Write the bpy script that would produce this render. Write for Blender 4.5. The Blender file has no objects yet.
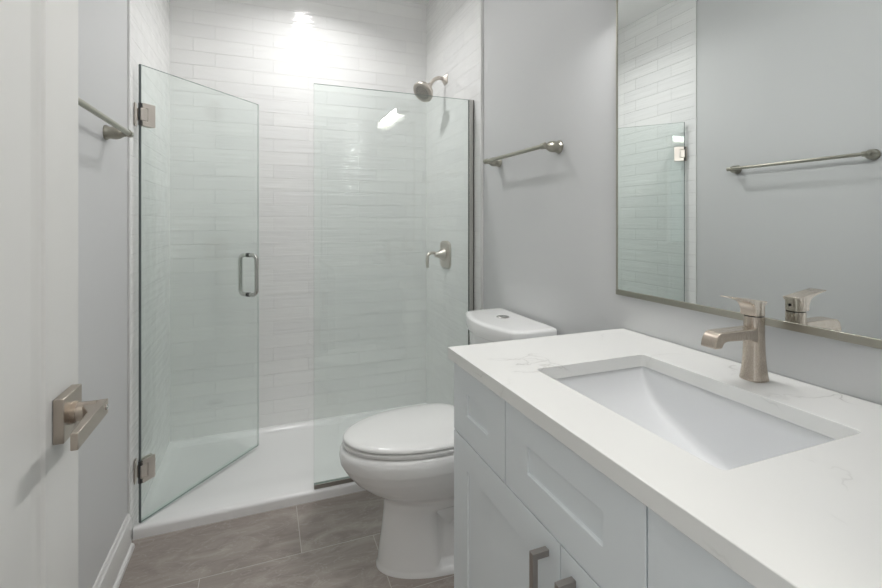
import bpy, bmesh, math
from mathutils import Vector, Matrix

S = bpy.context.scene
C = S.collection
PI = math.pi
rad = math.radians

# ---------------------------------------------------------------- camera
cam_d = bpy.data.cameras.new('camera')
cam = bpy.data.objects.new('camera', cam_d); C.objects.link(cam)
cam_d.sensor_width = 36.0
cam_d.lens = 455.1 / 882 * 36.0
cam_d.shift_y = -(294 - 221.4) / 882
cam_d.clip_start = 0.01
cam.location = (0, 0, 1.24)
cam.rotation_euler = (rad(90), 0, rad(-21.15))
S.camera = cam

# ---------------------------------------------------------------- world, exposure, sampling
w = bpy.data.worlds.new('world'); S.world = w; w.use_nodes = True
bg = w.node_tree.nodes['Background']
bg.inputs[0].default_value = (0.90, 0.95, 1.0, 1); bg.inputs[1].default_value = 1.1
S.view_settings.view_transform = 'Standard'
S.view_settings.look = 'None'
S.view_settings.gamma = 1
S.view_settings.use_curve_mapping = False
S.view_settings.exposure = 0.0
cy = S.cycles
cy.use_denoising = True
cy.max_bounces = 14; cy.diffuse_bounces = 8; cy.glossy_bounces = 8
cy.transparent_max_bounces = 24; cy.transmission_bounces = 8
cy.sample_clamp_indirect = 12.0
cy.caustics_reflective = False; cy.caustics_refractive = False

POW_FILL = 10      # fill light added behind the camera, shining in through the doorway
E_CAN = 16         # shower downlight lens
E_BAR = 80         # vanity light diffuser
P_CAN = 7.2         # shower downlight, watts

def area(name, loc, rot, size, size_y, power, col):
    d = bpy.data.lights.new(name, 'AREA'); d.shape = 'RECTANGLE'; d.size = size; d.size_y = size_y
    d.energy = power; d.color = col
    o = bpy.data.objects.new(name, d); C.objects.link(o); o.location = loc; o.rotation_euler = rot
    return o
area('hall_fill_light', (0.05, -0.62, 2.60), (0, 0, 0), 0.9, 0.9, POW_FILL, (1.0, 0.96, 0.90))  # added fill, not a known hallway fixture

# ---------------------------------------------------------------- dimensions
XL, XR = -0.48, 0.99           # tiled faces of the shower's side walls
PL, PR = -0.486, 1.003         # painted faces
YC, YB = 2.083, 2.827          # shower curb front, tiled back wall
YG = 2.102                     # glass line
ZC = 2.663                     # ceiling
YF = 0.16                      # front wall (doorway) inner face

# ---------------------------------------------------------------- materials
def nodes(name):
    m = bpy.data.materials.new(name); m.use_nodes = True
    nt = m.node_tree
    return m, nt, nt.nodes['Principled BSDF']

def plain(name, col, rough=0.5, metal=0.0, bump=0.0, bscale=200.0, spec=0.5, coat=0.0):
    m, nt, b = nodes(name)
    b.inputs['Base Color'].default_value = (*col, 1)
    b.inputs['Roughness'].default_value = rough
    b.inputs['Metallic'].default_value = metal
    b.inputs['Specular IOR Level'].default_value = spec
    b.inputs['Coat Weight'].default_value = coat
    b.inputs['Coat Roughness'].default_value = 0.03
    if bump:
        g = nt.nodes.new('ShaderNodeNewGeometry')
        n = nt.nodes.new('ShaderNodeTexNoise'); n.inputs['Scale'].default_value = bscale
        n.inputs['Detail'].default_value = 3
        nt.links.new(g.outputs['Position'], n.inputs['Vector'])
        bp = nt.nodes.new('ShaderNodeBump'); bp.inputs['Strength'].default_value = bump
        bp.inputs['Distance'].default_value = 0.001
        nt.links.new(n.outputs['Fac'], bp.inputs['Height'])
        nt.links.new(bp.outputs['Normal'], b.inputs['Normal'])
    return m

def emis(name, col, strength):
    m, nt, b = nodes(name)
    b.inputs['Base Color'].default_value = (0.8, 0.8, 0.8, 1)
    b.inputs['Emission Color'].default_value = (*col, 1)
    b.inputs['Emission Strength'].default_value = strength
    return m

def math_node(nt, op, a, b=None, c=None):
    n = nt.nodes.new('ShaderNodeMath'); n.operation = op
    for i, v in enumerate((a, b, c)):
        if v is None: continue
        if isinstance(v, (int, float)): n.inputs[i].default_value = v
        else: nt.links.new(v, n.inputs[i])
    return n.outputs[0]

def brushed(name, col, rough, axis):
    """brushed nickel: fine streaks that run along one axis"""
    m, nt, b = nodes(name)
    b.inputs['Metallic'].default_value = 1.0
    tc = nt.nodes.new('ShaderNodeTexCoord'); mp = nt.nodes.new('ShaderNodeMapping')
    sc = [3000, 3000, 3000]; sc[axis] = 60
    mp.inputs['Scale'].default_value = sc
    nt.links.new(tc.outputs['Object'], mp.inputs['Vector'])
    n = nt.nodes.new('ShaderNodeTexNoise'); n.inputs['Scale'].default_value = 1.0; n.inputs['Detail'].default_value = 2
    nt.links.new(mp.outputs['Vector'], n.inputs['Vector'])
    mr = nt.nodes.new('ShaderNodeMapRange'); mr.inputs['To Min'].default_value = rough - 0.005; mr.inputs['To Max'].default_value = rough + 0.01
    nt.links.new(n.outputs['Fac'], mr.inputs['Value']); nt.links.new(mr.outputs[0], b.inputs['Roughness'])
    r = nt.nodes.new('ShaderNodeMix'); r.data_type = 'RGBA'
    r.inputs['A'].default_value = (*[c * 0.99 for c in col], 1); r.inputs['B'].default_value = (*col, 1)
    nt.links.new(n.outputs['Fac'], r.inputs['Factor']); nt.links.new(r.outputs['Result'], b.inputs['Base Color'])
    return m

def tile_mat(name, horiz):
    """glazed white 3 x 12 wall tile with a rippled hand-made face; horiz = 'X' or 'Y' world axis"""
    m, nt, b = nodes(name)
    g = nt.nodes.new('ShaderNodeNewGeometry'); sp = nt.nodes.new('ShaderNodeSeparateXYZ')
    nt.links.new(g.outputs['Position'], sp.inputs[0])
    cb = nt.nodes.new('ShaderNodeCombineXYZ')
    off = 0.259 if horiz == 'X' else 0.11
    nt.links.new(math_node(nt, 'ADD', sp.outputs[horiz], off), cb.inputs[0])
    nt.links.new(math_node(nt, 'ADD', sp.outputs['Z'], -0.045), cb.inputs[1])
    br = nt.nodes.new('ShaderNodeTexBrick')
    br.offset = 0.36; br.offset_frequency = 2; br.squash = 1.0
    br.inputs['Color1'].default_value = (0.87, 0.87, 0.86, 1)
    br.inputs['Color2'].default_value = (0.835, 0.835, 0.83, 1)
    br.inputs['Mortar'].default_value = (0.825, 0.825, 0.815, 1)
    br.inputs['Scale'].default_value = 1.0
    br.inputs['Mortar Size'].default_value = 0.0012
    br.inputs['Mortar Smooth'].default_value = 0.6
    br.inputs['Brick Width'].default_value = 0.305
    br.inputs['Row Height'].default_value = 0.0762
    nt.links.new(cb.outputs[0], br.inputs['Vector'])
    nt.links.new(br.outputs['Color'], b.inputs['Base Color'])
    # ripples: long wavy streaks plus broad undulation
    mp = nt.nodes.new('ShaderNodeMapping'); mp.inputs['Scale'].default_value = (2.2, 42.0, 1.0)
    nt.links.new(cb.outputs[0], mp.inputs['Vector'])
    n1 = nt.nodes.new('ShaderNodeTexNoise'); n1.inputs['Scale'].default_value = 1.0; n1.inputs['Detail'].default_value = 3
    n1.inputs['Roughness'].default_value = 0.6
    nt.links.new(mp.outputs['Vector'], n1.inputs['Vector'])
    mp2 = nt.nodes.new('ShaderNodeMapping'); mp2.inputs['Scale'].default_value = (9.0, 16.0, 1.0)
    nt.links.new(cb.outputs[0], mp2.inputs['Vector'])
    n2 = nt.nodes.new('ShaderNodeTexNoise'); n2.inputs['Scale'].default_value = 1.0; n2.inputs['Detail'].default_value = 1
    nt.links.new(mp2.outputs['Vector'], n2.inputs['Vector'])
    h = math_node(nt, 'MULTIPLY_ADD', n1.outputs['Fac'], 0.85, math_node(nt, 'MULTIPLY', n2.outputs['Fac'], 0.6))
    h = math_node(nt, 'SUBTRACT', h, math_node(nt, 'MULTIPLY', br.outputs['Fac'], 0.45))
    bp = nt.nodes.new('ShaderNodeBump'); bp.inputs['Strength'].default_value = 1.0; bp.inputs['Distance'].default_value = 0.0036
    nt.links.new(h, bp.inputs['Height']); nt.links.new(bp.outputs['Normal'], b.inputs['Normal'])
    b.inputs['Roughness'].default_value = 0.055
    return m

def floor_mat():
    m, nt, b = nodes('floor_stone_tile')
    g = nt.nodes.new('ShaderNodeNewGeometry'); mp = nt.nodes.new('ShaderNodeMapping')
    mp.inputs['Location'].default_value = (-0.128, -1.775, 0)
    nt.links.new(g.outputs['Position'], mp.inputs['Vector'])
    sp = nt.nodes.new('ShaderNodeSeparateXYZ'); nt.links.new(mp.outputs[0], sp.inputs[0])
    cb = nt.nodes.new('ShaderNodeCombineXYZ')
    nt.links.new(math_node(nt, 'ADD', sp.outputs[0], 0.61 * 40), cb.inputs[0]); nt.links.new(math_node(nt, 'ADD', sp.outputs[1], 0.305 * 41), cb.inputs[1])
    br = nt.nodes.new('ShaderNodeTexBrick'); br.offset = 0.556; br.offset_frequency = 2
    br.inputs['Scale'].default_value = 1.0; br.inputs['Brick Width'].default_value = 0.61
    br.inputs['Row Height'].default_value = 0.305; br.inputs['Mortar Size'].default_value = 0.0012
    br.inputs['Mortar Smooth'].default_value = 0.3
    br.inputs['Color1'].default_value = (0.0, 0.0, 0.0, 1); br.inputs['Color2'].default_value = (1, 1, 1, 1)
    nt.links.new(cb.outputs[0], br.inputs['Vector'])
    # streaky stone: stretched noise, rotated diagonally, shifted tile by tile
    mr = nt.nodes.new('ShaderNodeMapping'); mr.inputs['Rotation'].default_value = (0, 0, rad(-32)); mr.inputs['Scale'].default_value = (3.2, 7.5, 1)
    nt.links.new(g.outputs['Position'], mr.inputs['Vector'])
    sh = nt.nodes.new('ShaderNodeVectorMath'); sh.operation = 'MULTIPLY_ADD'
    nt.links.new(br.outputs['Color'], sh.inputs[0]); sh.inputs[1].default_value = (3.1, 7.7, 5.3)
    nt.links.new(mr.outputs[0], sh.inputs[2])
    n = nt.nodes.new('ShaderNodeTexNoise'); n.inputs['Scale'].default_value = 1.3; n.inputs['Detail'].default_value = 8
    n.inputs['Roughness'].default_value = 0.62; n.inputs['Distortion'].default_value = 1.1
    nt.links.new(sh.outputs[0], n.inputs['Vector'])
    cr = nt.nodes.new('ShaderNodeValToRGB'); e = cr.color_ramp.elements
    e[0].position = 0.30; e[0].color = (0.235, 0.20, 0.18, 1)
    e[1].position = 0.72; e[1].color = (0.41, 0.365, 0.335, 1)
    x = e.new(0.5); x.color = (0.315, 0.275, 0.250, 1)
    nt.links.new(n.outputs['Fac'], cr.inputs[0])
    # pale thin veins
    n2 = nt.nodes.new('ShaderNodeTexNoise'); n2.inputs['Scale'].default_value = 2.2; n2.inputs['Detail'].default_value = 6; n2.inputs['Distortion'].default_value = 1.6
    nt.links.new(sh.outputs[0], n2.inputs['Vector'])
    v = math_node(nt, 'ABSOLUTE', math_node(nt, 'SUBTRACT', n2.outputs['Fac'], 0.5))
    v = math_node(nt, 'MULTIPLY', math_node(nt, 'MAXIMUM', math_node(nt, 'SUBTRACT', 1.0, math_node(nt, 'MULTIPLY', v, 55.0)), 0.0), 0.30)
    mx = nt.nodes.new('ShaderNodeMix'); mx.data_type = 'RGBA'
    nt.links.new(v, mx.inputs['Factor']); nt.links.new(cr.outputs[0], mx.inputs['A']); mx.inputs['B'].default_value = (0.55, 0.51, 0.48, 1)
    m2 = nt.nodes.new('ShaderNodeMix'); m2.data_type = 'RGBA'
    nt.links.new(br.outputs['Fac'], m2.inputs['Factor']); nt.links.new(mx.outputs['Result'], m2.inputs['A']); m2.inputs['B'].default_value = (0.56, 0.53, 0.50, 1)
    nt.links.new(m2.outputs['Result'], b.inputs['Base Color'])
    b.inputs['Roughness'].default_value = 0.42
    bp = nt.nodes.new('ShaderNodeBump'); bp.inputs['Distance'].default_value = 0.001; bp.inputs['Strength'].default_value = 0.4
    nt.links.new(math_node(nt, 'SUBTRACT', n.outputs['Fac'], br.outputs['Fac']), bp.inputs['Height'])
    nt.links.new(bp.outputs['Normal'], b.inputs['Normal'])
    return m

def quartz_mat():
    m, nt, b = nodes('quartz')
    g = nt.nodes.new('ShaderNodeNewGeometry')
    wn = nt.nodes.new('ShaderNodeTexNoise'); wn.inputs['Scale'].default_value = 5.0; wn.inputs['Detail'].default_value = 5
    nt.links.new(g.outputs['Position'], wn.inputs['Vector'])
    add = nt.nodes.new('ShaderNodeVectorMath'); add.operation = 'MULTIPLY_ADD'
    nt.links.new(wn.outputs['Color'], add.inputs[0]); add.inputs[1].default_value = (0.28, 0.28, 0.28)
    nt.links.new(g.outputs['Position'], add.inputs[2])
    vo = nt.nodes.new('ShaderNodeTexVoronoi'); vo.feature = 'DISTANCE_TO_EDGE'; vo.inputs['Scale'].default_value = 4.6
    nt.links.new(add.outputs[0], vo.inputs['Vector'])
    line = math_node(nt, 'MAXIMUM', math_node(nt, 'SUBTRACT', 1.0, math_node(nt, 'MULTIPLY', vo.outputs['Distance'], 85.0)), 0.0)
    soft = math_node(nt, 'MAXIMUM', math_node(nt, 'SUBTRACT', 1.0, math_node(nt, 'MULTIPLY', vo.outputs['Distance'], 14.0)), 0.0)
    mk = nt.nodes.new('ShaderNodeTexNoise'); mk.inputs['Scale'].default_value = 7.0; mk.inputs['Detail'].default_value = 3
    nt.links.new(g.outputs['Position'], mk.inputs['Vector'])
    mask = nt.nodes.new('ShaderNodeMapRange'); mask.inputs['From Min'].default_value = 0.50; mask.inputs['From Max'].default_value = 0.66
    nt.links.new(mk.outputs['Fac'], mask.inputs['Value'])
    f = math_node(nt, 'MULTIPLY', line, mask.outputs[0])
    f = math_node(nt, 'ADD', math_node(nt, 'MULTIPLY', f, 0.42), math_node(nt, 'MULTIPLY', math_node(nt, 'MULTIPLY', soft, mask.outputs[0]), 0.10))
    mx = nt.nodes.new('ShaderNodeMix'); mx.data_type = 'RGBA'
    nt.links.new(f, mx.inputs['Factor'])
    mx.inputs['A'].default_value = (0.83, 0.83, 0.81, 1); mx.inputs['B'].default_value = (0.34, 0.33, 0.31, 1)
    nt.links.new(mx.outputs['Result'], b.inputs['Base Color'])
    b.inputs['Roughness'].default_value = 0.22
    return m

def glass_mat(name, tint, edge=False):
    m, nt, b = nodes(name); nt.nodes.remove(b)
    out = nt.nodes['Material Output']
    tr = nt.nodes.new('ShaderNodeBsdfTransparent'); tr.inputs[0].default_value = (*tint, 1)
    gl = nt.nodes.new('ShaderNodeBsdfGlossy'); gl.inputs['Roughness'].default_value = 0.0
    gl.inputs[0].default_value = (0.93, 1.0, 0.97, 1)
    fr = nt.nodes.new('ShaderNodeFresnel'); g = nt.nodes.new('ShaderNodeNewGeometry')
    ior = nt.nodes.new('ShaderNodeMix'); ior.data_type = 'FLOAT'
    nt.links.new(g.outputs['Backfacing'], ior.inputs['Factor'])
    ior.inputs[2].default_value = 1.52; ior.inputs[3].default_value = 1 / 1.52
    nt.links.new(ior.outputs[0], fr.inputs['IOR'])
    mix = nt.nodes.new('ShaderNodeMixShader')
    nt.links.new(fr.outputs[0], mix.inputs[0]); nt.links.new(tr.outputs[0], mix.inputs[1]); nt.links.new(gl.outputs[0], mix.inputs[2])
    nt.links.new(mix.outputs[0], out.inputs['Surface'])
    return m

M = dict(
    paint=plain('wall_paint', (0.63, 0.635, 0.637), 0.55, bump=0.15, bscale=260),
    ceiling=plain('ceiling_paint', (0.85, 0.85, 0.84), 0.7),
    trim=plain('trim_paint', (0.74, 0.74, 0.73), 0.35),
    doorp=plain('door_paint', (0.70, 0.695, 0.67), 0.38),
    hall=plain('hall_paint', (0.62, 0.60, 0.56), 0.6),
    cab=plain('cabinet_lacquer', (0.77, 0.81, 0.83), 0.38),
    dark=plain('dark_gap', (0.02, 0.02, 0.02), 0.8),
    rubber=plain('dark_rubber', (0.05, 0.05, 0.05), 0.6),
    tileX=tile_mat('wall_tile_x', 'X'), tileY=tile_mat('wall_tile_y', 'Y'),
    floor=floor_mat(), quartz=quartz_mat(),
    acrylic=plain('acrylic_pan', (0.86, 0.86, 0.86), 0.22),
    ceramic=plain('ceramic', (0.85, 0.85, 0.845), 0.10, coat=0.3),
    seat=plain('seat_plastic', (0.80, 0.80, 0.79), 0.16),
    sinkc=plain('sink_ceramic', (0.80, 0.81, 0.82), 0.42, spec=0.25),
    nickel=brushed('nickel_faucet', (0.56, 0.49, 0.42), 0.27, 2),
    nickel_y=brushed('nickel_bar', (0.40, 0.385, 0.33), 0.30, 1),
    nickel_h=brushed('nickel_hinge', (0.64, 0.59, 0.54), 0.40, 2),
    pull=brushed('nickel_pull', (0.42, 0.39, 0.37), 0.33, 2),
    lever=brushed('nickel_lever', (0.50, 0.44, 0.38), 0.30, 1),
    chrome=plain('satin_chrome', (0.56, 0.55, 0.53), 0.22, 1.0),
    mirror=plain('mirror_silver', (0.88, 0.91, 0.90), 0.0, 1.0),
    glass=glass_mat('clear_glass', (0.968, 0.990, 0.982)),
    glass_edge=plain('glass_edge', (0.26, 0.33, 0.31), 0.15),
    glass_edge_light=plain('glass_edge_brightened', (0.86, 0.91, 0.89), 0.15),  # same edge coloured paler, making up for dim light through the glass
    caulk=plain('caulk', (0.75, 0.75, 0.74), 0.5),
    can=emis('downlight_lens', (1.0, 0.992, 0.985), E_CAN),
    bar=emis('vanity_diffuser', (1.0, 0.99, 0.975), E_BAR),
)

# ---------------------------------------------------------------- mesh helpers
def T(x=0, y=0, z=0): return Matrix.Translation((x, y, z))

def box(bm, x0, x1, y0, y1, z0, z1):
    vs = [bm.verts.new((x, y, z)) for x in (x0, x1) for y in (y0, y1) for z in (z0, z1)]
    for f in ((0, 1, 3, 2), (4, 6, 7, 5), (0, 4, 5, 1), (2, 3, 7, 6), (0, 2, 6, 4), (1, 5, 7, 3)):
        bm.faces.new([vs[i] for i in f])
    return vs

def prism(bm, pts, axis, a, b):
    """extrude a 2-D outline along an axis: axis 0 -> pts are (y,z); 1 -> (x,z); 2 -> (x,y)"""
    def p3(p, t):
        return {0: (t, p[0], p[1]), 1: (p[0], t, p[1]), 2: (p[0], p[1], t)}[axis]
    v0 = [bm.verts.new(p3(p, a)) for p in pts]; v1 = [bm.verts.new(p3(p, b)) for p in pts]
    n = len(pts)
    for i in range(n):
        bm.faces.new((v0[i], v0[(i + 1) % n], v1[(i + 1) % n], v1[i]))
    bm.faces.new(v0); bm.faces.new(v1[::-1])

def loft(bm, rings, cap0=True, cap1=True, closed=True):
    vr = [[bm.verts.new(p) for p in r] for r in rings]
    n = len(rings[0])
    for a, b in zip(vr, vr[1:]):
        for i in range(n if closed else n - 1):
            bm.faces.new((a[i], a[(i + 1) % n], b[(i + 1) % n], b[i]))
    if cap0: bm.faces.new(vr[0][::-1])
    if cap1: bm.faces.new(vr[-1])
    return vr

def lathe(bm, prof, o, d, n=32, cap0=True, cap1=True):
    """prof: (distance along d, radius)"""
    d = Vector(d).normalized(); u = d.orthogonal().normalized(); v = d.cross(u)
    o = Vector(o)
    loft(bm, [[o + d * t + (u * math.cos(2 * PI * i / n) + v * math.sin(2 * PI * i / n)) * max(r, 1e-5) for i in range(n)] for t, r in prof], cap0, cap1)

def tube(bm, pts, r, n=16, cap=True):
    pts = [Vector(p) for p in pts]
    rs = r if isinstance(r, (list, tuple)) else [r] * len(pts)
    t0 = (pts[1] - pts[0]).normalized(); u = t0.orthogonal().normalized(); rings = []
    for i, p in enumerate(pts):
        a = pts[max(i - 1, 0)]; b = pts[min(i + 1, len(pts) - 1)]
        t = (b - a).normalized(); u = (u - t * u.dot(t)).normalized(); v = t.cross(u)
        rings.append([p + (u * math.cos(2 * PI * k / n) + v * math.sin(2 * PI * k / n)) * rs[i] for k in range(n)])
    loft(bm, rings, cap, cap)

def bez(p0, p1, p2, p3, n=12):
    p0, p1, p2, p3 = map(Vector, (p0, p1, p2, p3))
    return [p0 * (1 - t) ** 3 + p1 * 3 * t * (1 - t) ** 2 + p2 * 3 * t * t * (1 - t) + p3 * t ** 3 for t in [i / n for i in range(n + 1)]]

def rrect(x0, x1, y0, y1, r, z, n=6):
    out = []
    for cx, cyy, a0 in ((x1 - r, y1 - r, 0), (x0 + r, y1 - r, 90), (x0 + r, y0 + r, 180), (x1 - r, y0 + r, 270)):
        for i in range(n + 1):
            a = rad(a0 + 90 * i / n); out.append(Vector((cx + r * math.cos(a), cyy + r * math.sin(a), z)))
    return out

def superell(cx, cyy, a, b, e, z, n=40):
    out = []
    for i in range(n):
        t = 2 * PI * i / n; c, s = math.cos(t), math.sin(t)
        out.append(Vector((cx + a * math.copysign(abs(c) ** (2 / e), c), cyy + b * math.copysign(abs(s) ** (2 / e), s), z)))
    return out

ORG = {}
def obj(name, bm, mat, parent=None, smooth=35, bevel=0.0, segs=2, subsurf=0, loc=None):
    bmesh.ops.recalc_face_normals(bm, faces=bm.faces)
    me = bpy.data.meshes.new(name)
    o = bpy.data.objects.new(name, me); C.objects.link(o)
    if parent is not None:
        root = parent
        while root.parent: root = root.parent
        off = ORG.get(root.name, Vector((0, 0, 0)))
        bmesh.ops.translate(bm, verts=bm.verts, vec=-off)
        o.parent = parent
    elif loc is not None:
        off = Vector(loc); bmesh.ops.translate(bm, verts=bm.verts, vec=-off); o.location = off; ORG[o.name] = off
    bm.to_mesh(me); bm.free()
    for mm in (mat if isinstance(mat, (list, tuple)) else [mat]): me.materials.append(mm)
    if bevel:
        b = o.modifiers.new('bevel', 'BEVEL'); b.width = bevel; b.segments = segs; b.limit_method = 'ANGLE'; b.angle_limit = rad(40)
        b.harden_normals = False
    if subsurf:
        s = o.modifiers.new('sub', 'SUBSURF'); s.levels = subsurf; s.render_levels = subsurf
    me.shade_smooth(); me.set_sharp_from_angle(angle=rad(smooth))
    return o

def thing(name, label, cat, loc=(0, 0, 0), group=None):
    o = bpy.data.objects.new(name, None); C.objects.link(o)
    o.location = loc; o.empty_display_size = 0.05; ORG[o.name] = Vector(loc)
    o['label'] = label; o['category'] = cat
    if group: o['group'] = group
    return o

def tag(o, label, cat, group=None):
    o['label'] = label; o['category'] = cat
    if group: o['group'] = group
    return o

def struct(name, bm, mat, **k):
    o = obj(name, bm, mat, **k); o['kind'] = 'structure'; return o

def B(*a):
    bm = bmesh.new(); box(bm, *a); return bm

# ================================================================ THE ROOM
struct('floor', B(-1.6, XR + 0.12, -1.4, YB + 0.1, -0.05, 0), M['floor'])
struct('ceiling', B(-1.6, XR + 0.12, -1.4, YB + 0.1, ZC, ZC + 0.06), M['ceiling'])
struct('wall_left', B(PL - 0.10, PL, YF - 0.12, YB + 0.1, 0, ZC), M['paint'])
struct('wall_right', B(PR, PR + 0.10, YF - 0.12, YB + 0.1, 0, ZC), M['paint'])
struct('wall_back', B(PL, PR, YB, YB + 0.10, 0, ZC), M['tileX'])
struct('wall_left_tiled', B(PL, XL, 2.040, YB, 0.045, ZC), M['tileY'])
struct('wall_right_tiled', B(XR, PR, 2.017, YB, 0.045, ZC), M['tileY'])
bm = bmesh.new()
box(bm, PL, -0.292, YF - 0.12, YF, 0, ZC); box(bm, 0.478, PR, YF - 0.12, YF, 0, ZC); box(bm, -0.292, 0.478, YF - 0.12, YF, 2.05, ZC)
struct('wall_front', bm, M['paint'])
struct('wall_hall', B(-1.6, XR + 0.12, -1.5, -1.4, 0, ZC), M['hall'])
# tile edge profiles
struct('trim_1', B(PL, XL + 0.0015, 2.036, 2.040, 0.0, ZC), M['trim'], bevel=0.001)
struct('trim_2', B(XR - 0.0015, PR, 2.013, 2.017, 0.0, ZC), M['trim'], bevel=0.001)

def baseboard(name, xw, s, y0, y1):
    """s = +1 grows towards +X"""
    pr = [(0, 0), (0.024, 0), (0.024, 0.006), (0.0225, 0.013), (0.018, 0.018), (0.0135, 0.0195), (0.0135, 0.112), (0.0125, 0.117),
          (0.0085, 0.121), (0.007, 0.128), (0.0045, 0.133), (0, 0.134)]
    bm = bmesh.new(); prism(bm, [(xw + s * a, b) for a, b in pr], 1, y0, y1)
    struct(name, bm, M['trim'], smooth=25)
baseboard('baseboard_left', PL, 1, YF, 2.036)
baseboard('baseboard_right', PR, -1, 1.056, 2.013)

# doorway casing
for nm, x0, x1, z0, z1 in (('trim_3', -0.292, -0.277, 0, 2.05), ('trim_4', 0.463, 0.478, 0, 2.05), ('trim_5', -0.277, 0.463, 2.035, 2.05)):
    struct(nm, B(x0, x1, YF - 0.125, YF + 0.004, z0, z1), M['trim'], bevel=0.001)

# ---------------------------------------------------------------- door, opened flat along the left side
XD = -0.2915
bm = bmesh.new()
dy0, dy1, dz0, dz1, th = YF + 0.006, 0.930, 0.012, 2.03, 0.035
st = 0.122
def door_face(bm, xs, s):
    """moulded face with two recessed panels; s=+1 faces +X"""
    rects = [(dy0 + st, dy1 - st, 0.25, 0.86), (dy0 + st, dy1 - st, 1.02, dz1 - 0.13)] if False else [(dy0 + st, dy1 - st, 0.25, dz1 - 0.13)]
    ys = [dy0, dy0 + st, dy1 - st, dy1]; (a, b, z0, z1) = rects[0]
    def q(*p): bm.faces.new([bm.verts.new((xs + s * d, y, z)) for d, y, z in p])
    q((0, dy0, dz0), (0, dy1, dz0), (0, dy1, z0), (0, dy0, z0)); q((0, dy0, z1), (0, dy1, z1), (0, dy1, dz1), (0, dy0, dz1))
    q((0, dy0, z0), (0, a, z0), (0, a, z1), (0, dy0, z1)); q((0, b, z0), (0, dy1, z0), (0, dy1, z1), (0, b, z1))
    prev = (0, 0)
    for off, dep in ((0.004, -0.004), (0.014, -0.007), (0.024, -0.009), (0.030, -0.0055)):
        o0, d0 = prev
        r0 = [(d0, a + o0, z0 + o0), (d0, b - o0, z0 + o0), (d0, b - o0, z1 - o0), (d0, a + o0, z1 - o0)]
        r1 = [(dep, a + off, z0 + off), (dep, b - off, z0 + off), (dep, b - off, z1 - off), (dep, a + off, z1 - off)]
        for i in range(4): q(r0[i], r0[(i + 1) % 4], r1[(i + 1) % 4], r1[i])
        prev = (off, dep)
    q(*r1)
door_face(bm, XD, 1); door_face(bm, XD - th, -1)
for (ya, yb, za, zb) in ((dy0, dy1, dz0, dz0), (dy0, dy1, dz1, dz1)):
    bm.faces.new([bm.verts.new(p) for p in ((XD, ya, za), (XD, yb, za), (XD - th, yb, za), (XD - th, ya, za))])
for y in (dy0, dy1):
    bm.faces.new([bm.verts.new(p) for p in ((XD, y, dz0), (XD, y, dz1), (XD - th, y, dz1), (XD - th, y, dz0))])
bmesh.ops.remove_doubles(bm, verts=bm.verts, dist=1e-5)
door = struct('door_1', bm, M['doorp'], smooth=20)
# lever set on the room side
hy, hz = 0.8655, 0.9435
rose = obj('door_handle', B(XD, XD + 0.0140, hy - 0.0355, hy + 0.0355, hz - 0.0330, hz + 0.0330), M['lever'], door, bevel=0.0012)
bm = bmesh.new(); lathe(bm, [(0, 0.0165), (0.006, 0.0165), (0.006, 0.0145), (0.030, 0.0135)], (XD + 0.0140, hy, hz), (1, 0, 0), 28)
obj('neck', bm, M['lever'], rose)
bm = bmesh.new()
prism(bm, [(XD + 0.027, hy + 0.010), (XD + 0.0560, hy + 0.0125), (XD + 0.0570, hy - 0.118), (XD + 0.0480, hy - 0.118), (XD + 0.0435, hy - 0.040), (XD + 0.029, hy - 0.012)], 2, hz - 0.0115, hz + 0.0115)
obj('lever', bm, M['lever'], rose, bevel=0.001)
bm = bmesh.new(); lathe(bm, [(0, 0.0045), (0.002, 0.0045), (0.0028, 0.0035)], (XD + 0.0560, hy, hz + 0.002), (1, 0, 0), 20)
obj('privacy_button', bm, M['chrome'], rose)
bm = bmesh.new(); box(bm, XD - 0.026, XD - 0.009, 0.930, 0.9315, hz - 0.028, hz + 0.028)
obj('latch_plate', bm, M['lever'], door, bevel=0.0004)
for z in (0.2, 1.05, 1.85):
    bm = bmesh.new(); lathe(bm, [(0, 0.006), (0.09, 0.006)], (XD + 0.004, dy0 - 0.001, z), (0, 0, 1), 16)
    obj('hinge', bm, M['lever'], door)

# ================================================================ SHOWER
# pan
bm = bmesh.new()
xs = [XL + t for t in (0, 0.012, 0.026, 0.034, 0.045, 0.07, 0.12, 0.25, 0.45, 0.70, 0.95, 1.15, 1.30, 1.37, 1.402, 1.425, 1.436, 1.444, 1.458, 1.47)]
ysn = [0, 0.0015, 0.005, 0.010, 0.018, 0.05, 0.075, 0.095, 0.11, 0.13, 0.155, 0.19, 0.22, 0.26, 0.31, 0.37, 0.5, 0.6, 0.65, 0.68, 0.70, 0.710, 0.718, 0.732, 0.744]
def sstep(a, b, x):
    t = min(max((x - a) / (b - a), 0), 1); return t * t * (3 - 2 * t)
def panz(x, y):
    dx = min(x - XL, XR - x); db = YB - y; df = y - YC
    inner = 0.024 + 0.008 * sstep(0.02, 0.5, math.hypot((x - 0.80), (y - 2.46)) * 0.5)
    ledge = 0.047
    side = sstep(0.046, 0.026, min(dx, db)) if min(dx, db) > 0.026 else 1
    z = inner + (ledge - inner) * side
    if df < 0.26:
        cz = 0.046
        if df < 0.018: cz = 0.046 - 0.016 * (1 - math.sqrt(max(0, 1 - (1 - df / 0.018) ** 2)))
        k = 1 - sstep(0.07, 0.26, df); z = z * (1 - k) + cz * k if not side == 1 else max(z * 0 + cz, cz)
    return z
grid = [[bm.verts.new((x, YC + d, panz(x, YC + d))) for d in ysn] for x in xs]
for i in range(len(xs) - 1):
    for j in range(len(ysn) - 1):
        bm.faces.new((grid[i][j], grid[i + 1][j], grid[i + 1][j + 1], grid[i][j + 1]))
ring = [grid[i][0] for i in range(len(xs))] + grid[-1][1:] + [grid[i][-1] for i in range(len(xs) - 2, -1, -1)] + grid[0][-2:0:-1]
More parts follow.
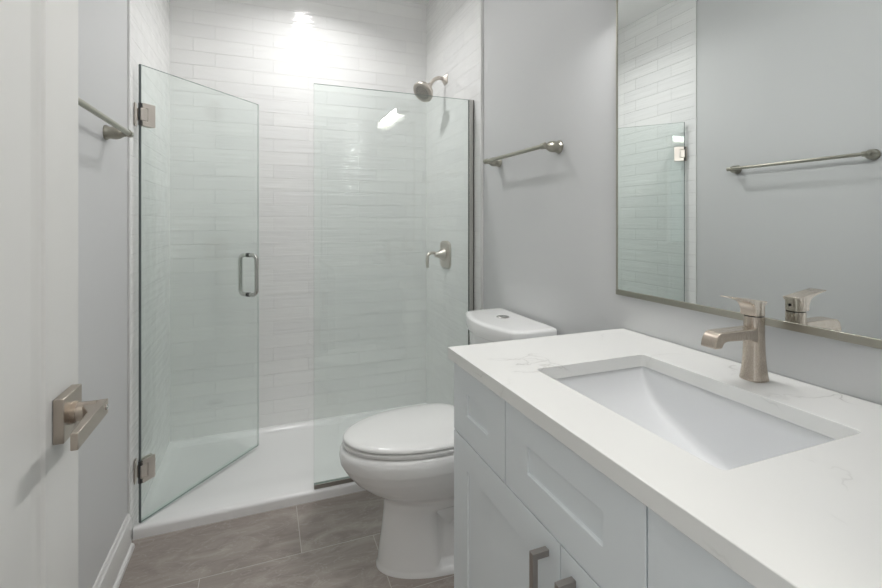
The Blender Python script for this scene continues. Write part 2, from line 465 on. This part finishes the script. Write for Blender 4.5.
low = [bm.verts.new((v.co.x, v.co.y, 0)) for v in ring]
for i in range(len(ring)):
    k = (i + 1) % len(ring); bm.faces.new((ring[i], low[i], low[k], ring[k]))
bm.faces.new(low)
pan = tag(obj('shower_pan', bm, M['acrylic'], smooth=50, loc=(0.255, 2.45, 0)), 'white acrylic shower pan with a low curb on the stone tile floor', 'shower pan')
bm = bmesh.new(); lathe(bm, [(0, 0.05), (0.003, 0.05), (0.004, 0.046)], (0.80, 2.46, 0.0235), (0, 0, 1), 32)
obj('drain', bm, M['chrome'], pan)

def glass_panel(name, parent, p0, p1, z0, z1, th=0.0095, light_end=False):
    """flat glass between two floor points, rough ground edges in a second material"""
    p0, p1 = Vector(p0), Vector(p1); u = (p1 - p0).normalized(); n = Vector((u.y, -u.x)) * th / 2
    bm = bmesh.new()
    c = [p0 - n, p1 - n, p1 + n, p0 + n]
    v0 = [bm.verts.new((p.x, p.y, z0)) for p in c]; v1 = [bm.verts.new((p.x, p.y, z1)) for p in c]
    for i in range(4):
        k = (i + 1) % 4; f = bm.faces.new((v0[i], v0[k], v1[k], v1[i]))
        f.material_index = (2 if i == 1 and light_end else 1) if i in (1, 3) else 0
    for vv in (v0[::-1], v1): bm.faces.new(vv).material_index = 1
    return obj(name, bm, [M['glass'], M['glass_edge'], M['glass_edge_light']], parent)

# hinged door, swung 45 degrees into the shower
HX, HY = -0.461, YG
FX, FY = -0.034, 2.605
u = Vector((FX - HX, FY - HY, 0)).normalized(); n = Vector((u.y, -u.x, 0))     # n points to the room
sd = thing('shower_door', 'frameless clear glass shower door swung open into the shower on wall hinges', 'shower door', (HX, HY, 0.05))
gp = glass_panel('glass_panel', sd, (HX + u.x * 0.004, HY + u.y * 0.004), (FX, FY), 0.052, 1.860, 0.008, True)
def at(a, b, z): return Vector((HX, HY, 0)) + u * a + n * b + Vector((0, 0, z))
def obox(bm, a0, a1, b0, b1, z0, z1):
    vs = [bm.verts.new(at(a, b, z)) for a in (a0, a1) for b in (b0, b1) for z in (z0, z1)]
    for f in ((0, 1, 3, 2), (4, 6, 7, 5), (0, 4, 5, 1), (2, 3, 7, 6), (0, 2, 6, 4), (1, 5, 7, 3)):
        bm.faces.new([vs[i] for i in f])
for z in (1.663, 0.252):
    bm = bmesh.new()
    # plates clamped either side of the glass with a notch for the knuckle
    for b0, b1 in ((0.0045, 0.0125), (-0.0125, -0.0045)):
        prof = [(0.004, -0.045), (0.058, -0.045), (0.058, 0.045), (0.004, 0.045), (0.004, 0.026), (0.027, 0.026), (0.027, -0.026), (0.004, -0.026)]
        va = [bm.verts.new(at(a, b0, z + c)) for a, c in prof]; vb = [bm.verts.new(at(a, b1, z + c)) for a, c in prof]
        for i in range(8):
            k = (i + 1) % 8; bm.faces.new((va[i], va[k], vb[k], vb[i]))
        bm.faces.new(va); bm.faces.new(vb[::-1])
    h = obj('hinge', bm, M['nickel_h'], sd, bevel=0.0008)
    bm = bmesh.new(); obox(bm, -0.002, 0.0255, -0.0122, 0.0122, z - 0.0245, z + 0.0245)
    obj('knuckle', bm, M['nickel_h'], h, bevel=0.0015)
    obj('wall_plate', B(XL + 0.0004, XL + 0.005, HY - 0.002, HY + 0.026, z - 0.045, z + 0.045), M['nickel_h'], h, bevel=0.001)
    bm = bmesh.new(); lathe(bm, [(0, 0.0068), (0.087, 0.0068)], (HX + 0.002, HY, z - 0.0435), (0, 0, 1), 16)
    obj('pin', bm, M['rubber'], h)
# back-to-back D pull
hd = 0.590; hz0, hz1 = 0.862, 1.066
zc_ = (hz0 + hz1) / 2; 
for s, nm in ((1, 'pull_handle'), (-1, 'pull_handle')):
    bm = bmesh.new(); r = 0.026; D = 0.052
    pts = [at(hd, s * 0.004, hz1)] + bez(at(hd, s * (D - r), hz1), at(hd, s * (D - r * .45), hz1), at(hd, s * D, hz1 - r * .55), at(hd, s * D, hz1 - r), 8) \
        + bez(at(hd, s * D, hz0 + r), at(hd, s * D, hz0 + r * .45), at(hd, s * (D - r * .45), hz0), at(hd, s * (D - r), hz0), 8) + [at(hd, s * 0.004, hz0)]
    tube(bm, pts, 0.0102, 16)
    ph = obj(nm, bm, M['chrome'], sd)
    for z in (hz0, hz1):
        bm = bmesh.new(); lathe(bm, [(0.0042, 0.0115), (0.009, 0.0115), (0.0095, 0.0095)], at(hd, 0, z), n * s, 20)
        obj('washer', bm, M['rubber'], ph)
bm = bmesh.new(); obox(bm, 0.006, 0.650, -0.0055, 0.0055, 0.0490, 0.0620)
obj('bottom_sweep', bm, M['glass'], sd)
bm = bmesh.new(); obox(bm, -0.0005, 0.0038, -0.0045, 0.0045, 0.052, 1.860)
obj('edge_seal', bm, plain('seal_strip', (0.10, 0.12, 0.12), 0.35), sd)

# fixed panel
fg = thing('fixed_glass_panel', 'tall fixed clear glass shower panel standing on the curb behind the toilet', 'glass panel', (0.6, YG, 0.046))
glass_panel('glass_panel', fg, (0.204, YG), (0.984, YG), 0.0656, 1.856)
bm = bmesh.new()
for b0, b1 in ((YG - 0.009, YG - 0.0055), (YG + 0.0055, YG + 0.009)):
    box(bm, 0.964, 0.990, b0, b1, 0.046, 1.856)
box(bm, 0.985, 0.990, YG - 0.009, YG + 0.009, 0.046, 1.856)
obj('wall_channel', bm, M['chrome'], fg, bevel=0.0006)
bm = bmesh.new()
box(bm, 0.204, 0.963, YG - 0.010, YG + 0.010, 0.0462, 0.0655)
obj('curb_channel', bm, M['chrome'], fg, bevel=0.0004)

# shower head
YS = 2.478
sh = thing('shower_fixture', 'brushed nickel shower head on a bent arm high on the white tiled wall', 'shower fixture', (XR, YS, 2.07))
bm = bmesh.new(); loft(bm, [[Vector((XR - d, p.x, p.y)) for p in superell(YS, 2.072, a, a, 5, 0, 40)] for d, a in ((0, 0.029), (0.004, 0.029), (0.009, 0.024), (0.020, 0.013))])
obj('escutcheon', bm, M['nickel_h'], sh)
bm = bmesh.new()
pts = bez((XR - 0.010, YS, 2.072), (XR - 0.045, YS, 2.082), (XR - 0.070, YS, 2.076), (XR - 0.096, YS, 2.034), 14)
tube(bm, pts, 0.0110, 16); obj('arm', bm, M['nickel_h'], sh)
hd_ = Vector((-0.66, -0.30, -0.66)).normalized(); ho = Vector((XR - 0.101, YS, 2.027))
bm = bmesh.new(); lathe(bm, [(-0.012, 0.011), (-0.002, 0.0155), (0.010, 0.0165), (0.018, 0.013), (0.026, 0.018), (0.034, 0.034), (0.046, 0.051), (0.066, 0.062), (0.076, 0.064), (0.080, 0.0615)], ho, hd_, 40)
hb = obj('shower_head', bm, M['nickel_h'], sh, smooth=30)
fc = ho + hd_ * 0.0805
bm = bmesh.new(); lathe(bm, [(0, 0.059), (0.003, 0.059), (0.004, 0.056), (0.0015, 0.053), (0.0015, 0.002)], fc, hd_, 40)
fp = obj('spray_face', bm, plain('spray_face', (0.60, 0.56, 0.51), 0.5, 0.2), hb)
uu = hd_.orthogonal().normalized(); vv = hd_.cross(uu)
bm = bmesh.new()
for rr, k in ((0.010, 5), (0.021, 10), (0.032, 16), (0.040, 20)):
    for i in range(k):
        a = 2 * PI * i / k + rr * 30
        lathe(bm, [(0, 0.0032), (0.0050, 0.0022)], fc + uu * rr * math.cos(a) + vv * rr * math.sin(a), hd_, 6)
noz = obj('nozzles', bm, M['rubber'], hb); noz['kind'] = 'stuff'

# valve
sv = thing('shower_valve', 'brushed nickel shower valve with lever on the tiled wall below the shower head', 'shower valve', (XR, YS, 1.046))
bm = bmesh.new()
loft(bm, [[Vector((XR - d, p.x, p.y)) for p in superell(YS, 1.046, a, a, 4.2, 0, 48)] for d, a in ((0, 0.080), (0.005, 0.080), (0.010, 0.076), (0.013, 0.060), (0.016, 0.036))])
obj('valve_plate', bm, M['nickel_h'], sv)
bm = bmesh.new(); lathe(bm, [(0.012, 0.041), (0.022, 0.034), (0.036, 0.024), (0.052, 0.0170), (0.066, 0.0135), (0.070, 0.011)], (XR, YS, 1.046), (-1, 0, 0), 32)
obj('hub', bm, M['nickel_h'], sv)
bm = bmesh.new()
pts = [Vector((XR - 0.060, YS, 1.050))] + bez((XR - 0.072, YS - .001, 1.056), (XR - 0.100, YS - 0.006, 1.062), (XR - 0.122, YS - 0.012, 1.055), (XR - 0.122, YS - 0.014, 1.020), 10) + [Vector((XR - 0.121, YS - 0.015, 0.975))]
tube(bm, pts, [0.010] + [0.0095] * 6 + [0.0085] * 5 + [0.0075], 14); obj('lever', bm, M['nickel_h'], sv)

# downlight over the shower
dl = thing('ceiling_light', 'round recessed downlight in the ceiling above the shower', 'ceiling light', (0.25, 2.32, ZC))
bm = bmesh.new(); lathe(bm, [(0, 0.082), (-0.004, 0.080), (-0.005, 0.062), (0.0, 0.060)], (0.25, 2.32, ZC), (0, 0, 1), 40, False, False)
obj('trim_ring', bm, M['trim'], dl)
bm = bmesh.new(); lathe(bm, [(-0.0005, 0.0605), (-0.0025, 0.0605)], (0.25, 2.32, ZC), (0, 0, 1), 40)
obj('lens', bm, M['can'], dl)
ld = bpy.data.lights.new('downlight', 'AREA'); ld.shape = 'DISK'; ld.size = 0.115; ld.energy = P_CAN; ld.color = (1.0, 0.992, 0.985); ld.spread = rad(145)
lo = bpy.data.objects.new('downlight_lamp', ld); C.objects.link(lo); lo.parent = dl; lo.location = (0, 0, -0.006)

# ================================================================ TOWEL BARS
def towel_bar(label, xw, s, y0, y1, z):
    """wall at xw, s = direction away from the wall"""
    t = thing('towel_bar', label, 'towel bar', (xw, (y0 + y1) / 2, z), 'towel bars')
    for y in (y0, y1):
        bm = bmesh.new()
        lathe(bm, [(0, 0.0235), (0.003, 0.0245), (0.006, 0.0238), (0.010, 0.0208), (0.015, 0.0196), (0.024, 0.0208), (0.033, 0.0205), (0.042, 0.0178), (0.050, 0.0130), (0.055, 0.0102), (0.060, 0.0110)],
              (xw, y, z), (s, 0, 0), 32)
        p = obj('post', bm, M['nickel_y'], t)
        bm = bmesh.new()
        lathe(bm, [(-0.013, 0.004), (-0.0125, 0.009), (-0.010, 0.0113), (0.010, 0.0113), (0.0125, 0.009), (0.013, 0.004)], (xw + s * 0.067, y, z), (0, 1, 0), 24)
        obj('bar_socket', bm, M['nickel_y'], p)
    bm = bmesh.new(); tube(bm, [(xw + s * 0.067, y0, z), (xw + s * 0.067, y1, z)], 0.0082, 20)
    obj('bar', bm, M['nickel_y'], t)
    return t
towel_bar('short brushed nickel towel bar on the grey wall above the toilet', PR, -1, 1.395, 1.850, 1.512)
towel_bar('long brushed nickel towel bar on the left wall behind the open door', PL, 1, 1.165, 1.778, 1.530)

# ================================================================ TOILET
TY = 1.61
TK = 1.594
toi = thing('toilet', 'white two-piece toilet with closed lid between vanity and shower', 'toilet', (0.62, TY, 0))
def egg(xf, xc, xb, wf, wb, z, n=48, eb=2.6, ef=2.0):
    """outline with an elliptical front (towards -X) and a squarer back"""
    out = []
    for i in range(n):
        t = 2 * PI * i / n; c, s = math.cos(t), math.sin(t)
        if c < 0:
            x = xc - (xc - xf) * abs(c) ** (2 / ef); y = wf * math.copysign(abs(s) ** (2 / ef), s)
        else:
            x = xc + (xb - xc) * abs(c) ** (2 / eb); y = (wf + (wb - wf) * (abs(c) ** 1.2)) * math.copysign(abs(s) ** (2 / eb), s)
        out.append(Vector((x, TY + y, z)))
    return out
# base and bowl in one ceramic body
NZ = [(0.0000, .374, .66, .955, .134, .124), (0.0060, .374, .66, .955, .134, .124), (0.0120, .378, .66, .955, .131, .121),
      (0.0600, .384, .66, .955, .123, .116), (0.1300, .394, .66, .955, .114, .110), (0.2000, .402, .66, .955, .108, .106),
      (0.2400, .402, .66, .955, .110, .108), (0.2581, .385, .65, .955, .122, .112), (0.2755, .358, .63, .955, .138, .116), (0.2968, .328, .60, .955, .152, .122),
      (0.3243, .296, .58, .955, .166, .130), (0.3578, .268, .56, .955, .178, .140), (0.3924, .247, .55, .955, .188, .152), (0.4190, .2435, .55, .955, .190, .157),
      (0.4390, .246, .55, .955, .188, .157), (0.4470, .257, .55, .955, .179, .152), (0.4490, .268, .55, .950, .171, .146)]
bm = bmesh.new(); rings = []
for z, xf, xc, xb, wf, wb in NZ: rings.append(egg(xf, xc, xb, wf, wb, z, 96))
def densify(rings, k):
    out = []
    for a, b in zip(rings, rings[1:]):
        m = k if abs(b[0].z - a[0].z) > 0.03 else 1
        for i in range(m): out.append([p.lerp(q, i / m) for p, q in zip(a, b)])
    out.append(rings[-1]); return out
rings = densify(rings, 5)
for r in rings:
    for p in r:
        # trapway recess in both flanks of the pedestal
        k = sstep(0.568, 0.582, p.x) * sstep(0.90, 0.88, p.x) if p.x < 0.91 else 0
        k = sstep(0.568, 0.582, p.x) * (1 - sstep(0.88, 0.90, p.x))
        top = 0.200 + 0.06 * (p.x - 0.6)
        k *= sstep(0.018, 0.030, p.z) * (1 - sstep(top, top + 0.02, p.z))
        if abs(p.y - TY) > 0.04: p.y -= math.copysign(0.030 * k, p.y - TY)
loft(bm, rings)
body = obj('bowl', bm, M['ceramic'], toi, smooth=60)
# trapway bulge seen inside the recess
bm = bmesh.new()
tube(bm, bez((0.60, TY, 0.17), (0.66, TY, 0.235), (0.74, TY, 0.22), (0.75, TY, 0.13), 12) + [Vector((0.78, TY, 0.06)), Vector((0.86, TY, 0.04))], 0.092, 24)
for v in bm.verts: v.co.y = TY + (v.co.y - TY) * 0.98; v.co.z = max(v.co.z, 0.0155)
obj('trapway', bm, M['ceramic'], toi, smooth=60)
def slab(prof, rings_in, name, mat, parent=toi):
    bm = bmesh.new(); loft(bm, rings_in); return obj(name, bm, mat, parent, smooth=50)
Z0 = 0.4515
slab(None, [egg(xf, .56, xb, wf, wb, Z0 + dz, 72, 4.5) for xf, xb, wf, wb, dz in ((.264, .733, .177, .148, 0), (.256, .738, .184, .154, .0015), (.2535, .739, .186, .156, .006), (.2545, .738, .185, .155, .0125), (.262, .734, .178, .148, .0145))], 'seat', M['seat'])
slab(None, [egg(xf, .56, xb, wf, wb, Z0 + dz, 72, 4.5) for xf, xb, wf, wb, dz in ((.268, .733, .172, .143, .0172), (.260, .738, .180, .150, .0180), (.256, .741, .184, .154, .0205), (.256, .741, .184, .154, .0250),
            (.260, .739, .180, .150, .0300), (.272, .733, .169, .140, .0340), (.310, .715, .135, .112, .0370), (.380, .680, .080, .066, .0388), (.470, .620, .025, .02, .0393))], 'lid', M['seat'])
for yy in (TY - 0.07, TY + 0.07):
    bm = bmesh.new(); lathe(bm, [(-0.016, 0.009), (-0.016, 0.012), (0.016, 0.012), (0.016, 0.009)], (0.752, yy, 0.474), (0, 1, 0), 20)
    obj('lid_hinge', bm, M['seat'], toi, bevel=0.001)
def tankring(x0, x1, hw, bow, z, r=0.03, n=12):
    """flat back, bowed front with rounded corners"""
    out = []
    for i in range(25):
        t = -1 + 2 * i / 24
        e = math.copysign(1 - (1 - abs(t)) ** 1.0, t)
        y = hw * e
        edge = max(0, (abs(e) - 0.86) / 0.14)
        x = x0 + bow * e * e + (r + 0.01) * (1 - math.sqrt(max(0, 1 - edge * edge)))
        out.append(Vector((x, TK + y, z)))
    for t in (1, 0.5, 0, -0.5, -1):
        out.append(Vector((x1, TK + t * (hw - 0.004), z)))
    return out
bm = bmesh.new(); loft(bm, [tankring(.805, .972, .180, .044, .420), tankring(.800, .974, .185, .046, .44), tankring(.782, .976, .196, .052, .62), tankring(.774, .978, .206, .056, .7958)])
obj('tank', bm, M['ceramic'], toi, smooth=50)
bm = bmesh.new(); loft(bm, [tankring(xa, .980, hw, .058, z) for xa, hw, z in ((.770, .212, .7965), (.763, .218, .7985), (.761, .220, .803), (.760, .221, .844), (.762, .219, .8495), (.768, .214, .8525), (.786, .198, .8540))])
tl = obj('tank_lid', bm, M['ceramic'], toi, smooth=50)
bm = bmesh.new(); lathe(bm, [(0, 0.026), (0.0025, 0.026), (0.004, 0.0240), (0.0036, 0.0225), (0.0046, 0.0210), (0.0048, 0.003)], (0.894, TY + 0.010, 0.8535), (0, 0, 1), 32)
obj('flush_button', bm, M['chrome'], tl)

# ================================================================ VANITY
XF = 0.445
vc = thing('vanity_cabinet', 'white shaker vanity cabinet under the quartz countertop', 'vanity cabinet', (0.72, 0.61, 0))
V0, V1 = 0.166, 1.061
bm = bmesh.new()
# carcass: ends, back rail, bottom, face frame edge, toe kick (open above so the basin hangs inside)
box(bm, XF + 0.020, PR - 0.002, V1 - 0.018, V1, 0.0, 0.889); box(bm, XF + 0.020, PR - 0.002, V0, V0 + 0.018, 0.0, 0.889)
box(bm, XF + 0.020, PR - 0.002, V0 + 0.018, V1 - 0.018, 0.10, 0.118); box(bm, PR - 0.014, PR - 0.002, V0 + 0.018, V1 - 0.018, 0.118, 0.889)
box(bm, XF + 0.020, XF + 0.038, V0 + 0.018, V1 - 0.018, 0.118, 0.889); box(bm, XF + 0.08, XF + 0.095, V0 + 0.018, V1 - 0.018, 0, 0.10)
obj('carcass', bm, M['cab'], vc)
def shaker(name, y0, y1, z0, z1, st, rt, rb, panel=True):
    bm = bmesh.new(); x = XF; xb = XF + 0.019
    def q(*p): bm.faces.new([bm.verts.new(c) for c in p])
    def rc(xx, a, b, c, d): return [(xx, a, c), (xx, b, c), (xx, b, d), (xx, a, d)]
    O = rc(x, y0, y1, z0, z1); Bk = rc(xb, y0, y1, z0, z1)
    for i in range(4): q(O[i], O[(i + 1) % 4], Bk[(i + 1) % 4], Bk[i])
    q(*Bk)
    if panel:
        I = rc(x, y0 + st, y1 - st, z0 + rb, z1 - rt); J = rc(x + 0.006, y0 + st + 0.001, y1 - st - 0.001, z0 + rb + 0.001, z1 - rt - 0.001)
        for i in range(4): q(O[i], O[(i + 1) % 4], I[(i + 1) % 4], I[i]); q(I[i], I[(i + 1) % 4], J[(i + 1) % 4], J[i])
        q(*J)
    else: q(*O)
    bmesh.ops.remove_doubles(bm, verts=bm.verts, dist=1e-6)
    return obj(name, bm, M['cab'], vc, bevel=0.0012)
shaker('drawer', 0.7985, 1.0600, 0.7195, 0.885, 0.076, 0.055, 0.060)
shaker('false_front', 0.4395, 0.7955, 0.7195, 0.885, 0.078, 0.055, 0.060)
shaker('drawer', 0.168, 0.4365, 0.7195, 0.885, 0.076, 0.055, 0.060)
d1 = shaker('door', 0.6185, 1.0600, 0.105, 0.7165, 0.079, 0.066, 0.066)
d2 = shaker('door', 0.168, 0.6155, 0.105, 0.7165, 0.079, 0.066, 0.066)
for d, y in ((d1, 0.6525), (d2, 0.5815)):
    bm = bmesh.new(); h0, h1 = 0.546, 0.6885; w_ = 0.0055; xo = XF - 0.032
    prism(bm, [(XF, h0), (xo, h0), (xo, h1), (XF, h1), (XF, h1 - 0.011), (xo + 0.010, h1 - 0.011), (xo + 0.010, h0 + 0.011), (XF, h0 + 0.011)], 1, y - w_, y + w_)
    obj('handle', bm, M['pull'], d, bevel=0.0006)

# countertop with a rectangular cut-out
SX0, SX1, SY0, SY1 = 0.548, 0.849, 0.414, 0.847
ZT, ZB = 0.920, 0.8915
bm = bmesh.new()
outer = [(0.4345, V0 - 0.003), (PR - 0.001, V0 - 0.003), (PR - 0.001, 1.075), (0.4345, 1.075)]
inner = rrect(SX0, SX1, SY0, SY1, 0.010, 0, 5)
def slabface(z):
    ov = [bm.verts.new((x, y, z)) for x, y in outer]; iv = [bm.verts.new((p.x, p.y, z)) for p in inner]
    ed = [bm.edges.new((l[i], l[(i + 1) % len(l)])) for l in (ov, iv) for i in range(len(l))]
    bmesh.ops.triangle_fill(bm, use_beauty=True, edges=ed)
    return ov, iv
o1, i1 = slabface(ZT); o0, i0 = slabface(ZB)
for a, b in ((o1, o0), (i1, i0)):
    for i in range(len(a)):
        k = (i + 1) % len(a); bm.faces.new((a[i], a[k], b[k], b[i]))
bmesh.ops.dissolve_limit(bm, angle_limit=0.001, verts=bm.verts, edges=bm.edges)
ct = tag(obj('countertop', bm, M['quartz'], bevel=0.0012, loc=(0.72, 0.61, ZB)), 'white quartz countertop with fine grey veins on the vanity', 'countertop')

# undermount basin: a valley-shaped bowl
bm = bmesh.new()
yc_, hf = (SY0 + SY1) / 2, (SY1 - SY0) / 2 + 0.004
prof = [(0, .752), (.1, .7535), (.2, .758), (.3, .766), (.4, .775), (.5, .784), (.6, .793), (.7, .803), (.78, .815), (.85, .829), (.91, .847), (.955, .866), (.985, .882), (1.0, ZB)]
st_ = [(-s, z) for s, z in prof[::-1]] + prof[1:]
rows = []
for s, zp in st_:
    row = []
    for kx, kz in ((0, 1), (0.002, .8), (0.005, .45), (0.009, .18), (0.014, .06), (0.021, .015), (0.032, 0), (0.15, 0)):
        row.append((SX0 - 0.004 + kx, kz))
    row += [(SX1 + 0.004 - (x - (SX0 - 0.004)), kz) for x, kz in row[::-1]]
    rows.append([Vector((x, yc_ + s * hf, zp + (ZB - zp) * kz)) for x, kz in row])
vr = [[bm.verts.new(p) for p in r] for r in rows]
for a, b in zip(vr, vr[1:]):
    for i in range(len(a) - 1): bm.faces.new((a[i], a[i + 1], b[i + 1], b[i]))
bmesh.ops.remove_doubles(bm, verts=bm.verts, dist=1e-5)
snk = obj('sink', bm, M['sinkc'], smooth=80, loc=(0.6985, yc_, 0.74))
tag(snk, 'white rectangular undermount sink basin set into the quartz countertop', 'sink')
so = snk.modifiers.new('thickness', 'SOLIDIFY'); so.thickness = 0.008; so.offset = -1
bm = bmesh.new(); lathe(bm, [(0, 0.0225), (0.002, 0.0225), (0.003, 0.019), (0.002, 0.016), (0.0045, 0.014), (0.005, 0.002)], (0.6985, yc_, 0.7523), (0, 0, 1), 32)
obj('drain', bm, M['chrome'], snk)

# faucet
FXc, FYc = 0.927, 0.633
fa = thing('faucet', 'brushed nickel single lever faucet standing on the countertop behind the sink', 'faucet', (FXc, FYc, ZT))
bm = bmesh.new()
loft(bm, [superell(FXc, FYc, a, b, 2.5, z, 48) for z, a, b in ((ZT + .0003, .0236, .0236), (ZT + .003, .0238, .0238), (ZT + .0045, .0234, .0234), (ZT + .012, .0222, .0222), (ZT + .024, .0207, .0207), (ZT + .040, .0193, .0193), (ZT + .060, .0182, .0182), (ZT + .085, .0175, .0175), (ZT + .128, .0172, .0172))])
obj('faucet_body', bm, M['nickel'], fa)
bm = bmesh.new(); loft(bm, [superell(FXc, FYc, .0155, .0155, 3.0, z, 40) for z in (1.0465, 1.0510)])
obj('slot_shade', bm, M['dark'], fa)  # near-black ring paints the shade inside the slot under the cap
bm = bmesh.new()
sp_ = [(-0.010, 1.0265), (-0.100, 1.0265)] + [(p.x, p.y) for p in bez((-0.110, 1.0262, 0), (-0.121, 1.0255, 0), (-0.128, 1.016, 0), (-0.1305, 0.999, 0), 8)] + [(-0.1297, 0.9965), (-0.112, 0.9965)] + \
      [(p.x, p.y) for p in bez((-0.1105, 0.998, 0), (-0.108, 1.004, 0), (-0.104, 1.008, 0), (-0.092, 1.008, 0), 6)] + [(-0.035, 1.005), (-0.010, 0.998)]
prism(bm, [(FXc + a, b) for a, b in sp_], 1, FYc - 0.0160, FYc + 0.0160)
obj('spout', bm, M['nickel'], fa, bevel=0.0022, segs=3)
bm = bmesh.new()
# cap that carries the flat lever
loft(bm, [superell(FXc, FYc, .0173, .0173, 2.5, z, 48) for z in (1.0502, 1.0700)] + [superell(FXc + .0002, FYc,   .0174, .0173, 2.5, 1.0755, 48), [Vector((p.x, p.y, 1.0790 - (p.x - FXc) * 0.06)) for p in superell(FXc, FYc, .0168, .0168, 2.5, 0, 48)]])
cap = obj('lever_cap', bm, M['nickel'], fa)
bm = bmesh.new()
lv = [(0.0163, 1.0770), (0.0163, 1.0792), (-0.040, 1.0868), (-0.074, 1.0920), (-0.0765, 1.0910), (-0.0755, 1.0897), (-0.053, 1.0850), (-0.036, 1.0805), (-0.0265, 1.0760), (-0.0210, 1.0700), (-0.0182, 1.0620), (-0.0174, 1.0506), (-0.010, 1.0506)]
prism(bm, [(FXc + a, b) for a, b in lv], 1, FYc - 0.0165, FYc + 0.0165)
obj('lever', bm, M['nickel'], cap, bevel=0.0012)
bm = bmesh.new(); lathe(bm, [(0, 0.0028), (0.0012, 0.0028)], (FXc + 0.0175, FYc + 0.001, 1.063), (1, 0, 0), 16)
obj('hole_shade', bm, M['dark'], cap)  # black disc stands in for the darkness of a small hole

# ================================================================ MIRROR AND LIGHT
MX = 0.992
MY0, MY1, MZ0, MZ1 = 0.175, 1.092, 1.020, 1.962
mi = thing('wall_mirror', 'large rectangular wall mirror with a thin nickel edge above the quartz countertop', 'mirror', (PR, 0.63, 1.0245))
obj('mirror_glass', B(MX, MX + 0.004, MY0 + 0.003, MY1 - 0.003, MZ0 + 0.0162, MZ1 - 0.003), M['mirror'], mi)
obj('backing', B(MX + 0.0042, PR - 0.0005, MY0 + 0.006, MY1 - 0.006, MZ0 + 0.006, MZ1 - 0.006), M['rubber'], mi)
obj('bottom_rail', B(MX - 0.004, PR - 0.0002, MY0, MY1, MZ0, MZ0 + 0.0160), M['nickel_y'], mi, bevel=0.0008)
for y0, y1 in ((MY0, MY0 + 0.003), (MY1 - 0.003, MY1)):
    obj('side_rail', B(MX - 0.003, PR - 0.0002, y0, y1, MZ0 + 0.0160, MZ1), M['nickel_y'], mi, bevel=0.0004)
obj('top_rail', B(MX - 0.003, PR - 0.0002, MY0 + 0.003, MY1 - 0.003, MZ1 - 0.003, MZ1), M['nickel_y'], mi, bevel=0.0004)

vl = thing('vanity_light', 'horizontal vanity light bar on the wall above the mirror', 'light fixture', (PR, 0.86, 2.04))
obj('back_plate', B(PR - 0.022, PR - 0.0002, 0.76, 0.96, 1.99, 2.09), M['nickel_y'], vl, bevel=0.002)
obj('bracket', B(PR - 0.075, PR - 0.022, 0.84, 0.88, 2.03, 2.05), M['nickel_y'], vl, bevel=0.002)
obj('back_baffle', B(PR - 0.085, PR - 0.0755, 0.592, 1.128, 1.966, 2.078), M['nickel_y'], vl, bevel=0.001)  # unseen plate added and lengthened downward to keep lamp light off the wall
bm = bmesh.new(); loft(bm, [[Vector((p.x, y, p.y)) for p in rrect(PR - 0.128, PR - 0.086, 2.016, 2.060, 0.012, 0, 5)] for y in (0.592, 1.128)])
obj('diffuser', bm, M['bar'], vl)
for a, b in ((0.586, 0.592), (1.128, 1.134)):
    obj('end_cap_baffle', B(PR - 0.150, PR - 0.0755, a, b, 1.990, 2.082), M['nickel_y'], vl, bevel=0.001)  # end caps made oversize to block light spilling sideways onto the wall
